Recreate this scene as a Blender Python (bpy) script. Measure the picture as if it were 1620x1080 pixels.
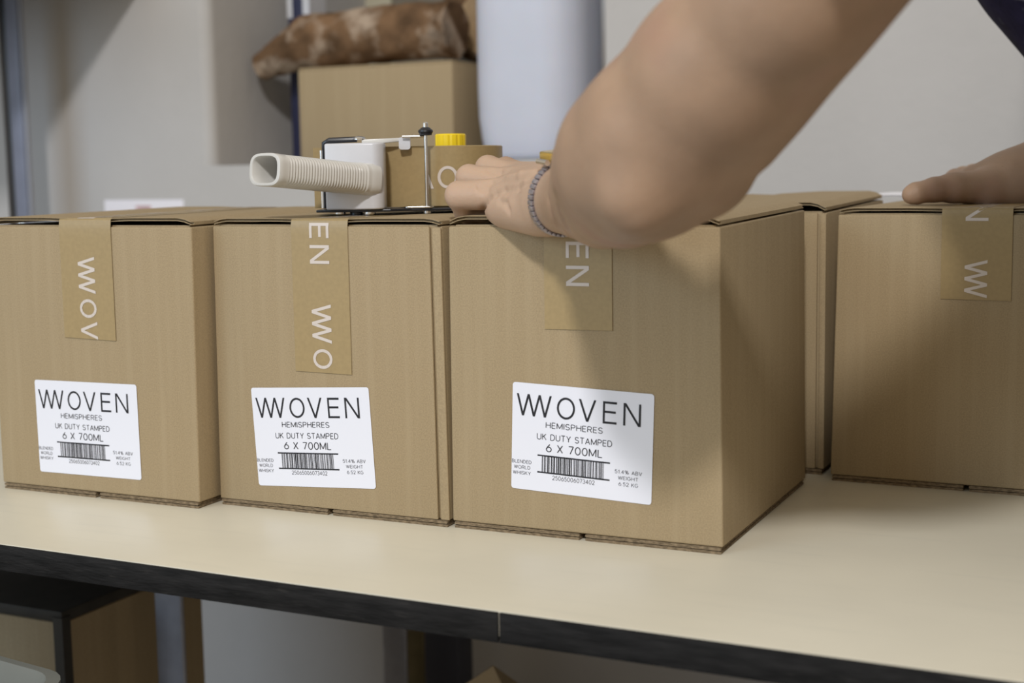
import bpy, bmesh, math, random
import numpy as np
from mathutils import Vector, Matrix

for o in list(bpy.data.objects):
    bpy.data.objects.remove(o, do_unlink=True)
S = bpy.context.scene
C = S.collection
random.seed(4)

# ------------------------------------------------------------------ camera
YAW, PITCH, ROLL, CZ, FPX = -0.456, -0.1198, -0.0164, 0.2709, 2250.0
def cam_axes():
    cy, sy, cp, sp = math.cos(YAW), math.sin(YAW), math.cos(PITCH), math.sin(PITCH)
    f = Vector((sy*cp, cy*cp, sp)); r = Vector((cy, -sy, 0)); u = r.cross(f)
    cr, sr = math.cos(ROLL), math.sin(ROLL)
    return cr*r + sr*u, -sr*r + cr*u, f
RX, UX, FX = cam_axes()
CAM = Vector((0, 0, CZ))
cd = bpy.data.cameras.new('camera')
cam = bpy.data.objects.new('camera', cd)
C.objects.link(cam)
M = Matrix((RX, UX, -FX)).transposed().to_4x4()
M.translation = CAM
cam.matrix_world = M
cd.sensor_width = 36.0
cd.lens = FPX/1620*36
cd.clip_start = 0.02
cd.dof.use_dof = True
cd.dof.focus_distance = 1.10
cd.dof.aperture_fstop = 5.6
S.camera = cam

# ------------------------------------------------------------------ light
w = bpy.data.worlds.new('world'); S.world = w; w.use_nodes = True
w.node_tree.nodes['Background'].inputs[0].default_value = (1.0, 0.86, 0.66, 1)
w.node_tree.nodes['Background'].inputs[1].default_value = 0.84
def area(name, loc, target, sx, sy, power, col):
    l = bpy.data.lights.new(name, 'AREA'); l.shape = 'RECTANGLE'
    l.size, l.size_y, l.energy, l.color = sx, sy, power, col
    o = bpy.data.objects.new(name, l); C.objects.link(o); o.location = loc
    o.rotation_euler = (Vector(target) - Vector(loc)).to_track_quat('-Z', 'Y').to_euler()
    return o
area('ceiling_lamp', (0.50, -2.06, 2.65), (-0.5, 1.0, 0.15), 0.30, 0.30, 150, (0.97, 0.95, 0.93))
area('window_light', (-2.6, -2.6, 1.3), (-0.5, 1.0, 0.15), 2.4, 1.8, 98, (0.54, 0.76, 1.0))
S.view_settings.view_transform = 'Standard'
S.view_settings.look = 'None'
S.view_settings.gamma = 1.0
S.view_settings.use_curve_mapping = False
S.view_settings.exposure = -0.62

# ------------------------------------------------------------------ helpers
def ray(px, py):
    return FX + RX*((px-810)/FPX) - UX*((py-540)/FPX)
def at(px, py, d):            # a point at a distance d along the view axis
    return CAM + ray(px, py)*d
def on_y(px, py, Y):
    r = ray(px, py); return CAM + r*((Y-CAM.y)/r.y)
def on_z(px, py, Z):
    r = ray(px, py); return CAM + r*((Z-CAM.z)/r.z)

def tag(o, label, cat, group=None):
    o['label'] = label; o['category'] = cat
    if group: o['group'] = group
    return o
def thing(name, label, cat, loc=(0, 0, 0), rz=0.0, group=None):
    o = bpy.data.objects.new(name, None); C.objects.link(o)
    o.empty_display_size = 0.05
    o.location = loc; o.rotation_euler = (0, 0, rz)
    return tag(o, label, cat, group)

class MB:
    def __init__(s): s.v = []; s.f = []
    def add(s, vs, fs):
        n = len(s.v); s.v += [tuple(v) for v in vs]; s.f += [tuple(i+n for i in f) for f in fs]
    def box(s, lo, hi):
        x0, y0, z0 = lo; x1, y1, z1 = hi
        s.hexa([(x0,y0,z0),(x1,y0,z0),(x1,y1,z0),(x0,y1,z0),(x0,y0,z1),(x1,y0,z1),(x1,y1,z1),(x0,y1,z1)])
        return s
    def hexa(s, p):
        s.add(p, [(3,2,1,0),(4,5,6,7),(0,1,5,4),(1,2,6,5),(2,3,7,6),(3,0,4,7)]); return s
    def prism(s, poly, vec):     # planar polygon (3d points, CCW seen against vec) extruded by vec
        n = len(poly); vec = Vector(vec)
        a = [Vector(p) for p in poly]; b = [p+vec for p in a]
        s.add(a+b, [tuple(range(n-1, -1, -1)), tuple(range(n, 2*n))] +
              [(i, (i+1) % n, n+(i+1) % n, n+i) for i in range(n)])
        return s
    def tube(s, pts, rad, n=12, caps=True, ry=None):
        pts = [Vector(p) for p in pts]; k = len(pts)
        if not hasattr(rad, '__len__'): rad = [rad]*k
        up = None; rings = []
        for i, p in enumerate(pts):
            t = (pts[min(i+1, k-1)] - pts[max(i-1, 0)]).normalized()
            if up is None:
                up = Vector((0, 0, 1)) if abs(t.z) < .9 else Vector((0, 1, 0))
            a = t.cross(up).normalized(); b = a.cross(t).normalized(); up = b
            rings.append([p + (a*math.cos(2*math.pi*j/n)*(ry[i] if ry else rad[i]) + b*math.sin(2*math.pi*j/n)*rad[i]) for j in range(n)])
        fs = [(i*n+j, i*n+(j+1) % n, (i+1)*n+(j+1) % n, (i+1)*n+j) for i in range(k-1) for j in range(n)]
        if caps: fs += [tuple(range(n-1, -1, -1)), tuple((k-1)*n+j for j in range(n))]
        s.add([v for r in rings for v in r], fs); return s
    def lathe(s, prof, c, axis=(0, 0, 1), n=24):   # prof: (r, h) along axis
        ax = Vector(axis).normalized(); c = Vector(c)
        a = ax.orthogonal().normalized(); b = ax.cross(a)
        vs = [c + ax*h + (a*math.cos(2*math.pi*j/n) + b*math.sin(2*math.pi*j/n))*max(r, 1e-5) for r, h in prof for j in range(n)]
        k = len(prof)
        fs = [(i*n+j, i*n+(j+1) % n, (i+1)*n+(j+1) % n, (i+1)*n+j) for i in range(k-1) for j in range(n)]
        fs += [tuple(range(n-1, -1, -1)), tuple((k-1)*n+j for j in range(n))]
        s.add(vs, fs); return s
    def grid(s, rows):           # list of rows of points
        n = len(rows[0])
        s.add([p for r in rows for p in r], [(i*n+j, i*n+j+1, (i+1)*n+j+1, (i+1)*n+j) for i in range(len(rows)-1) for j in range(n-1)])
        return s
    def mesh(s, name, bevel=0, seg=2, smooth=35):
        me = bpy.data.meshes.new(name); me.from_pydata(s.v, [], s.f)
        bm = bmesh.new(); bm.from_mesh(me)
        bmesh.ops.recalc_face_normals(bm, faces=bm.faces)
        if bevel:
            ed = [e for e in bm.edges if len(e.link_faces) == 2 and e.calc_face_angle(0) > .5]
            bmesh.ops.bevel(bm, geom=ed, offset=bevel, segments=seg, affect='EDGES', profile=.5, clamp_overlap=True)
        bm.to_mesh(me); bm.free()
        if smooth:
            me.polygons.foreach_set('use_smooth', [True]*len(me.polygons))
            me.set_sharp_from_angle(angle=math.radians(smooth))
        return me
    def build(s, name, mat, parent=None, bevel=0, seg=2, smooth=35, world=True):
        me = s.mesh(name, bevel, seg, smooth); me.materials.append(mat)
        return link(name, me, parent, world)
def link(name, me, parent=None, world=True):
    o = bpy.data.objects.new(name, me); C.objects.link(o)
    if parent:
        o.parent = parent
        if world:                # vertices are in world space, root is not rotated
            p = parent; off = Vector((0, 0, 0))
            while p: off += p.location; p = p.parent
            me.transform(Matrix.Translation(-off))
    return o
def struct(o): o['kind'] = 'structure'; return o
def rrect(cx, cy, hx, hy, r, n=5):
    out = []
    for sx, sy, a0 in ((1, 1, 0), (-1, 1, 90), (-1, -1, 180), (1, -1, 270)):
        for i in range(n+1):
            a = math.radians(a0 + 90*i/n)
            out.append((cx + sx*(hx-r) + r*math.cos(a), cy + sy*(hy-r) + r*math.sin(a)))
    return out

# ------------------------------------------------------------------ materials
def srgb(r, g, b):
    f = lambda c: (c/255/12.92) if c/255 <= .04045 else ((c/255+.055)/1.055)**2.4
    return (f(r), f(g), f(b), 1)
def mat(name, col, rough=.6, var=.0, scale=20, bump=0, bscale=200, metal=0, col2=None, stretch=(1, 1, 1), spec=.5, sss=0, detail=4, ramp=(.35, .65), coat=0, trans=0):
    m = bpy.data.materials.new(name); m.use_nodes = True
    nt = m.node_tree; N = nt.nodes; L = nt.links; b = N['Principled BSDF']
    b.inputs['Base Color'].default_value = col
    b.inputs['Roughness'].default_value = rough
    b.inputs['Metallic'].default_value = metal
    b.inputs['Specular IOR Level'].default_value = spec
    b.inputs['Coat Weight'].default_value = coat
    b.inputs['Transmission Weight'].default_value = trans
    if sss:
        b.inputs['Subsurface Weight'].default_value = sss
        b.inputs['Subsurface Radius'].default_value = (.010, .004, .002)
        b.inputs['Subsurface Scale'].default_value = .6
    tc = N.new('ShaderNodeTexCoord'); mp = N.new('ShaderNodeMapping')
    mp.inputs['Scale'].default_value = stretch
    L.new(tc.outputs['Object'], mp.inputs[0])
    if var or col2:
        nz = N.new('ShaderNodeTexNoise'); nz.inputs['Scale'].default_value = scale; nz.inputs['Detail'].default_value = detail
        L.new(mp.outputs[0], nz.inputs[0])
        rp = N.new('ShaderNodeValToRGB')
        rp.color_ramp.elements[0].position, rp.color_ramp.elements[1].position = ramp
        c2 = col2 or tuple(min(1, c*(1+var)) for c in col[:3]) + (1,)
        c1 = col if col2 else tuple(c*(1-var) for c in col[:3]) + (1,)
        rp.color_ramp.elements[0].color = c1; rp.color_ramp.elements[1].color = c2
        L.new(nz.outputs[0], rp.inputs[0]); L.new(rp.outputs[0], b.inputs['Base Color'])
        m['ramp'] = rp.name
    if bump:
        n2 = N.new('ShaderNodeTexNoise'); n2.inputs['Scale'].default_value = bscale; n2.inputs['Detail'].default_value = 4
        L.new(mp.outputs[0], n2.inputs[0])
        bp = N.new('ShaderNodeBump'); bp.inputs['Strength'].default_value = bump; bp.inputs['Distance'].default_value = .002
        L.new(n2.outputs[0], bp.inputs['Height']); L.new(bp.outputs[0], b.inputs['Normal'])
    return m
def layer(m, col, scale, lo, hi, stretch=(1, 1, 1), fac=1.0, tex='noise'):   # mixes another colour into the base by a noise mask
    nt = m.node_tree; N = nt.nodes; L = nt.links; b = N['Principled BSDF']
    src = b.inputs['Base Color'].links[0].from_socket if b.inputs['Base Color'].links else None
    tc = N.new('ShaderNodeTexCoord'); mp = N.new('ShaderNodeMapping'); mp.inputs['Scale'].default_value = stretch
    L.new(tc.outputs['Object'], mp.inputs[0])
    if tex == 'noise':
        nz = N.new('ShaderNodeTexNoise'); nz.inputs['Detail'].default_value = 5
    else:
        nz = N.new('ShaderNodeTexVoronoi')
    nz.inputs['Scale'].default_value = scale
    L.new(mp.outputs[0], nz.inputs[0])
    mr = N.new('ShaderNodeMapRange'); mr.inputs['From Min'].default_value = lo; mr.inputs['From Max'].default_value = hi; mr.inputs['To Max'].default_value = fac
    L.new(nz.outputs['Fac' if tex == 'noise' else 'Distance'], mr.inputs['Value'])
    mx = N.new('ShaderNodeMix'); mx.data_type = 'RGBA'
    L.new(mr.outputs[0], mx.inputs['Factor'])
    if src: L.new(src, mx.inputs['A'])
    else: mx.inputs['A'].default_value = b.inputs['Base Color'].default_value
    mx.inputs['B'].default_value = col
    L.new(mx.outputs['Result'], b.inputs['Base Color'])
    return m

KRAFT = (.345, .264, .158, 1)
m_card = layer(mat('cardboard', KRAFT, .75, .10, 900, .05, 700, detail=2, spec=.25), (.39, .305, .19, 1), 9, .45, .75, (14, 14, .6), .55)
m_edge = mat('cardboard_edge', (.20, .150, .095, 1), .9, .35, 260, .5, 300, spec=.1, stretch=(1, 1, 3))
m_tape = mat('parcel_tape', (.342, .250, .120, 1), .38, .04, 300, 0, spec=.4)
m_tapeink = mat('tape_ink', (.62, .55, .50, 1), .5)
m_paper = mat('label_paper', (.76, .775, .86, 1), .45, spec=.4)
m_ink = mat('black_ink', (.018, .018, .022, 1), .5, .3, 60, spec=.3)
m_ink2 = mat('grey_ink', (.05, .05, .06, 1), .55, .4, 60, spec=.3)
m_wall = layer(mat('painted_plaster', (.475, .462, .455, 1), .8, .03, 6, .35, 60, spec=.2), (.44, .43, .42, 1), 2.5, .5, .7, fac=.6)
m_table = layer(mat('cream_laminate', (.64, .60, .49, 1), .33, .03, 8, .02, 300, spec=.45), (.58, .55, .455, 1), 60, .55, .8, (.15, 1.6, 1), .5)
m_edgeband = layer(mat('dark_edge', (.010, .0095, .0095, 1), .7, .5, 30, .3, 120, stretch=(1, 6, 6), spec=.2), (.06, .055, .05, 1), 70, .62, .8, (.5, 4, 4), .5)
m_steel = mat('grey_steel', (.30, .31, .36, 1), .45, .12, 25, .05, 200, metal=.35)
m_white = mat('white_plastic', (.58, .585, .62, 1), .28, .02, 60, spec=.5)
m_rib = mat('ivory_plastic', (.60, .59, .565, 1), .32, spec=.5)
m_black = mat('black_metal', (.012, .013, .018, 1), .35, spec=.5)
m_chrome = mat('bright_steel', (.75, .75, .75, 1), .18, metal=1)
m_yellow = mat('yellow_plastic', (.86, .62, .012, 1), .35)
m_gold = mat('gold', (.80, .56, .14, 1), .22, metal=.9)
m_strap = mat('strap_steel', (.42, .40, .45, 1), .3, .2, 200, metal=.8)
m_can = mat('milky_plastic', (.56, .58, .67, 1), .42, .03, 8, spec=.4, sss=.2)
m_gap = mat('lamp_black', (.02, .018, .015, 1), .9)
m_floor = mat('concrete_floor', (.20, .19, .18, 1), .7, .15, 8, .2, 80)
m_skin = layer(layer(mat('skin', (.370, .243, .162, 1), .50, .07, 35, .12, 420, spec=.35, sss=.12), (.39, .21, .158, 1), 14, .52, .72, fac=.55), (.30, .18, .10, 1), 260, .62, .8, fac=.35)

def paler_round(m, centre, r0, r1, col, fac):     # paler skin colour round a spot of the body
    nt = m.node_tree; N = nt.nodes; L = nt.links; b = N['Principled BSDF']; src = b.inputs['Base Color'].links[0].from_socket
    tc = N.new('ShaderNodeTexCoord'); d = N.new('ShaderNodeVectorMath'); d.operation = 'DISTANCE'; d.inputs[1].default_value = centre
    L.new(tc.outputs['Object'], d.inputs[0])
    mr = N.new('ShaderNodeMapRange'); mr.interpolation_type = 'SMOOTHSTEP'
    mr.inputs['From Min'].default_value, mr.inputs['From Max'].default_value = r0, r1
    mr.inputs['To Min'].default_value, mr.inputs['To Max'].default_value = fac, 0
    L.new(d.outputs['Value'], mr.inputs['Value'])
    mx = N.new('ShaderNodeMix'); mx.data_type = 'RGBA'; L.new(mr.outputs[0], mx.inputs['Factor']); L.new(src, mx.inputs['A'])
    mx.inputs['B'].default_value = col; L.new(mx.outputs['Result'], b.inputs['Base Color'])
# ------------------------------------------------------------------ setting
FLOOR = -0.90
WY = 1.75                                     # back wall plane
NX0, NX1, SILL, NTOP, NBACK = -1.357, -0.715, 0.285, 1.25, 2.28
b = MB()
n = 10; R = .018                              # niche with a rounded left plaster corner
prof = [(NX0-R+R*math.sin(a), WY+R-R*math.cos(a)) for a in [math.pi/2*i/n for i in range(n+1)]]
b.box((-3.2, WY, FLOOR), (NX0-R, WY+.62, 2.0))
b.prism([(x, y, SILL) for x, y in prof] + [(NX0, WY+.62, SILL), (NX0-R, WY+.62, SILL)], (0, 0, NTOP-SILL))
b.box((NX0-R, WY, FLOOR), (1.6, WY+.62, SILL))
b.box((NX1, WY, SILL), (1.6, WY+.62, 2.0))
b.box((NX0-R, WY, NTOP), (NX1, WY+.62, 2.0))
b.box((NX0, NBACK, SILL), (NX1, WY+.62, NTOP))
struct(b.build('wall_back', m_wall))
struct(MB().box((-3.2, -3.6, FLOOR-.05), (1.6, WY+.62, FLOOR)).build('floor', m_floor))

# table --------------------------------------------------------------
YT = 0.7611; TH = 0.0195; TX0, TX1 = -1.50, 0.09
tb = thing('packing_table', 'long cream laminate table with dark worn front edge carrying the cartons', 'table', (TX0, YT, FLOOR))
MB().box((TX0, YT+.002, -TH+.003), (TX1, WY-.02, 0)).build('table_top', m_table, tb, bevel=.0006)
MB().box((TX0, YT+.004, -TH), (TX1, WY-.02, -TH+.003)).build('underside_board', mat('raw_board', (.10, .085, .06, 1), .8), tb)
xs = on_z(800, 960, 0).x
MB().box((TX0, YT, -TH-.0005), (xs-.0005, YT+.002, -.0006)).build('edge_band', m_edgeband, tb, bevel=.0004)
MB().box((xs+.0005, YT, -TH-.0005), (TX1, YT+.002, -.0006)).build('edge_band', m_edgeband, tb, bevel=.0004)
def sq_leg(px0, px1, Y, deep=.006):
    a = on_y(px0, 1000, Y); c = on_y(px1, 1000, Y); wd = c.x-a.x
    l = MB().box((a.x, Y, FLOOR+.012), (c.x, Y+deep, -TH)).build('leg', m_steel, tb, bevel=.002, seg=3)
    MB().box((a.x-.004, Y-.004, FLOOR), (c.x+.004, Y+deep+.004, FLOOR+.012)).build('foot', m_black, l)
sq_leg(246, 288, 1.12); sq_leg(604, 641, 1.55)
for x in (.04,):
    for y in ((1.12, 1.55) if x > -1 else ()):
        l = MB().box((x, y, FLOOR+.012), (x+.03, y+.03, -TH)).build('leg', m_steel, tb, bevel=.003)
        MB().box((x-.004, y-.004, FLOOR), (x+.034, y+.034, FLOOR+.012)).build('foot', m_black, l)

# ------------------------------------------------------------------ lettering
ADV = [('W', 1.73, .26), ('O', .88, .18), ('V', .83, .32), ('E', .66, .31), ('N', .82, 0)]
def diag(x0, x1, t, down=True):              # full height slanted stroke with level ends
    l = math.hypot(x1-x0, 1); hw = t/2*l
    y0, y1 = (1, 0) if down else (0, 1)
    return [Vector((x0-hw, y0)), Vector((x1-hw, y1)), Vector((x1+hw, y1)), Vector((x0+hw, y0))]
def bar(x0, y0, x1, y1):
    return [Vector((x0, y0)), Vector((x1, y0)), Vector((x1, y1)), Vector((x0, y1))]
def letter(ch, wd, t):
    if ch == 'W': return [diag(t/2+(wd-t)*i/6, t/2+(wd-t)*(i+1)/6, t, i % 2 == 0) for i in range(6)]
    if ch == 'V': return [diag(t/2, wd/2, t), diag(wd/2, wd-t/2, t, False)]
    if ch == 'E': return [bar(0, 0, t, 1), bar(t, 0, wd, t), bar(t, 1-t, wd, 1), bar(t, .5-t/2+.03, wd*.93, .5+t/2+.03)]
    if ch == 'N': return [bar(0, 0, t, 1), bar(wd-t, 0, wd, 1), diag(t*.65, wd-t*.65, t)]
    out = []
    for i in range(40):
        a0, a1 = 2*math.pi*i/40, 2*math.pi*(i+1)/40
        P = lambda a, k: Vector((wd/2+(wd/2-k)*math.cos(a), .5+(.5-k)*math.sin(a)))
        out.append([P(a0, 0), P(a1, 0), P(a1, t), P(a0, t)])
    return out
def word_quads(h, t, x0=0.0):
    qs = []; x = x0
    for ch, wd, gp in ADV:
        for q in letter(ch, wd, t): qs.append([Vector(((v.x+x)*h, v.y*h)) for v in q])
        x += wd+gp
    return qs, x*h
WORD_LEN = sum(a+g for _, a, g in ADV)

def arc(cx, cy, rx, ry, a0, a1, n=10):
    return [(cx+rx*math.cos(math.radians(a0+(a1-a0)*i/n)), cy+ry*math.sin(math.radians(a0+(a1-a0)*i/n))) for i in range(n+1)]
GL = {   # glyph: width, strokes (cap height = 1)
 'H': (.62, [[(0, 0), (0, 1)], [(.62, 0), (.62, 1)], [(0, .52), (.62, .52)]]),
 'E': (.50, [[(0, 0), (0, 1)], [(0, 1), (.5, 1)], [(0, .52), (.46, .52)], [(0, 0), (.5, 0)]]),
 'M': (.78, [[(0, 0), (0, 1)], [(0, 1), (.39, .08)], [(.39, .08), (.78, 1)], [(.78, 1), (.78, 0)]]),
 'I': (.02, [[(.01, 0), (.01, 1)]]),
 'S': (.56, [arc(.28, .75, .27, .25, 25, 250) + arc(.28, .25, .28, .25, 70, -160)]),
 'P': (.56, [[(0, 0), (0, 1)], [(0, 1), (.3, 1)] + arc(.3, .74, .26, .26, 90, -90) + [(0, .48)]]),
 'R': (.58, [[(0, 0), (0, 1)], [(0, 1), (.3, 1)] + arc(.3, .74, .26, .26, 90, -90) + [(0, .48)], [(.3, .48), (.58, 0)]]),
 'U': (.60, [[(0, 1), (0, .3)] + arc(.3, .3, .3, .3, 180, 360) + [(.6, 1)]]),
 'K': (.58, [[(0, 0), (0, 1)], [(.55, 1), (0, .40)], [(.2, .60), (.58, 0)]]),
 'D': (.62, [[(0, 0), (0, 1)], [(0, 1), (.25, 1)] + arc(.25, .5, .37, .5, 90, -90) + [(0, 0)]]),
 'T': (.60, [[(0, 1), (.6, 1)], [(.3, 1), (.3, 0)]]),
 'Y': (.60, [[(0, 1), (.3, .45)], [(.6, 1), (.3, .45)], [(.3, .47), (.3, 0)]]),
 'A': (.66, [[(0, 0), (.33, 1)], [(.33, 1), (.66, 0)], [(.12, .32), (.54, .32)]]),
 'X': (.60, [[(0, 1), (.6, 0)], [(.6, 1), (0, 0)]]),
 'L': (.48, [[(0, 0), (0, 1)], [(0, 0), (.48, 0)]]),
 'B': (.56, [[(0, 0), (0, 1)], [(0, 1), (.28, 1)] + arc(.28, .76, .24, .24, 90, -90) + [(0, .52)], [(.28, .52)] + arc(.28, .26, .28, .26, 90, -90) + [(0, 0)]]),
 'N': (.62, [[(0, 0), (0, 1)], [(0, 1), (.62, 0)], [(.62, 0), (.62, 1)]]),
 'W': (.92, [[(0, 1), (.23, 0)], [(.23, 0), (.46, 1)], [(.46, 1), (.69, 0)], [(.69, 0), (.92, 1)]]),
 'O': (.74, [arc(.37, .5, .37, .5, 0, 360, 24)]), 'V': (.66, [[(0, 1), (.33, 0)], [(.33, 0), (.66, 1)]]),
 'G': (.72, [arc(.36, .5, .36, .5, 45, 350, 18) + [(.72, .46)], [(.42, .46), (.72, .46)]]),
 '0': (.58, [arc(.29, .5, .29, .5, 0, 360, 24)]), '1': (.24, [[(0, .78), (.22, 1)], [(.22, 1), (.22, 0)]]),
 '2': (.56, [arc(.28, .72, .27, .28, 165, -35) + [(0, 0)], [(0, 0), (.56, 0)]]),
 '3': (.54, [arc(.25, .75, .25, .25, 150, -90), arc(.25, .26, .28, .26, 90, -155)]),
 '4': (.60, [[(.42, 0), (.42, 1)], [(.42, 1), (0, .28)], [(0, .28), (.60, .28)]]),
 '5': (.54, [[(.5, 1), (.08, 1)], [(.08, 1), (.03, .52)], arc(.26, .33, .28, .33, 140, -150)]),
 '6': (.58, [arc(.29, .31, .29, .31, 0, 360, 20), [(.02, .38), (.14, .64), (.40, 1)]]),
 '7': (.54, [[(0, 1), (.54, 1)], [(.54, 1), (.18, 0)]]), '.': (.06, [[(.03, 0), (.03, .07)]]),
 '%': (.86, [arc(.19, .76, .19, .22, 0, 360, 14), arc(.67, .24, .19, .22, 0, 360, 14), [(.2, 0), (.66, 1)]]), ' ': (.26, [])}
def ribbon(pl, t):
    """flat quads along a polyline with joined sides"""
    P = [Vector(p) for p in pl]; n = len(P); off = []
    shut = (P[0]-P[-1]).length < 1e-4
    for i in range(n):
        p0 = P[i-1] if i else (P[n-2] if shut else P[0]); p1 = P[i+1] if i < n-1 else (P[1] if shut else P[-1])
        d = (p1-p0).normalized(); off.append(Vector((-d.y, d.x))*t/2)
    return [[P[i]-off[i], P[i+1]-off[i+1], P[i+1]+off[i+1], P[i]+off[i]] for i in range(n-1)]
def text_mesh(lines, wt=.115):
    """lines: (string, x0, x1, y_top, y_bottom) in label metres"""
    mb = MB()
    for st, x0, x1, y1, y0 in lines:
        qs = []; x = 0
        for ch in st:
            wd, sk = GL[ch]
            for pl in sk: qs += [[Vector((v.x+x, v.y)) for v in q] for q in ribbon([(px_, wt/2+(1-wt)*py_) for px_, py_ in pl], wt)]
            x += wd + .24
        k = (x1-x0)/(x-.24); h = y1-y0
        for i, q in enumerate(qs): mb.add([(x0+v.x*k, y0+v.y*h, .00003*(i % 3)) for v in q], [(0, 1, 2, 3)])
    return mb
LW, LH = .1106, .0803
def L(u, v): return (u*LW, -v*LH)
# shared label meshes, in the label's own plane: x right, y up (origin = top left corner), z towards the viewer
def tomesh(mb, name, m):
    me = mb.mesh(name, smooth=0); me.materials.append(m); return me
lab_bm = MB().prism([(x, y, 0) for x, y in rrect(LW/2, -LH/2, LW/2, LH/2, .0022)], (0, 0, .00025))
me_label = tomesh(lab_bm, 'shipping_label', m_paper)
qs, _ = word_quads(.0163, .100)
wl = MB()
for i, q in enumerate(qs): wl.add([(LW*.031+v.x, -LH*.305+v.y, .00004*(i % 3)) for v in q], [(0, 1, 2, 3)])
me_logo = tomesh(wl, 'lettering', m_ink)
tl = lambda s, u0, u1, v0, v1: (s, u0*LW, u1*LW, -v0*LH, -v1*LH)
me_text = tomesh(text_mesh([tl('HEMISPHERES', .249, .650, .345, .402), tl('UK DUTY STAMPED', .186, .718, .455, .515), tl('6 X 700ML', .254, .652, .547, .624)]), 'text_lines', m_ink)
me_small = tomesh(text_mesh([tl('25065006073402', .302, .602, .838, .880),
    tl('BLENDED', .004, .145, .722, .756), tl('WORLD', .020, .137, .775, .809), tl('WHISKY', .012, .142, .828, .862),
    tl('51.4% ABV', .744, .930, .712, .748), tl('WEIGHT', .768, .905, .768, .802), tl('6.52 KG', .772, .905, .823, .859)]), 'small_print', m_ink2)
bc = MB()
def rect(u0, u1, v0, v1): bc.add([(u0*LW, -v1*LH, 0), (u1*LW, -v1*LH, 0), (u1*LW, -v0*LH, 0), (u0*LW, -v0*LH, 0)], [(0, 1, 2, 3)])
rect(.19, .709, .655, .669); rect(.19, .709, .812, .826)
rb = random.Random(11); u = .223
while u < .668:
    wd = rb.choice([.0035, .0035, .0075, .0075, .0110]); rect(u, min(u+wd, .672), .669, .812); u += wd + rb.choice([.0035, .0035, .0055, .0085])
me_bar = tomesh(bc, 'barcode', m_ink)

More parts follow.
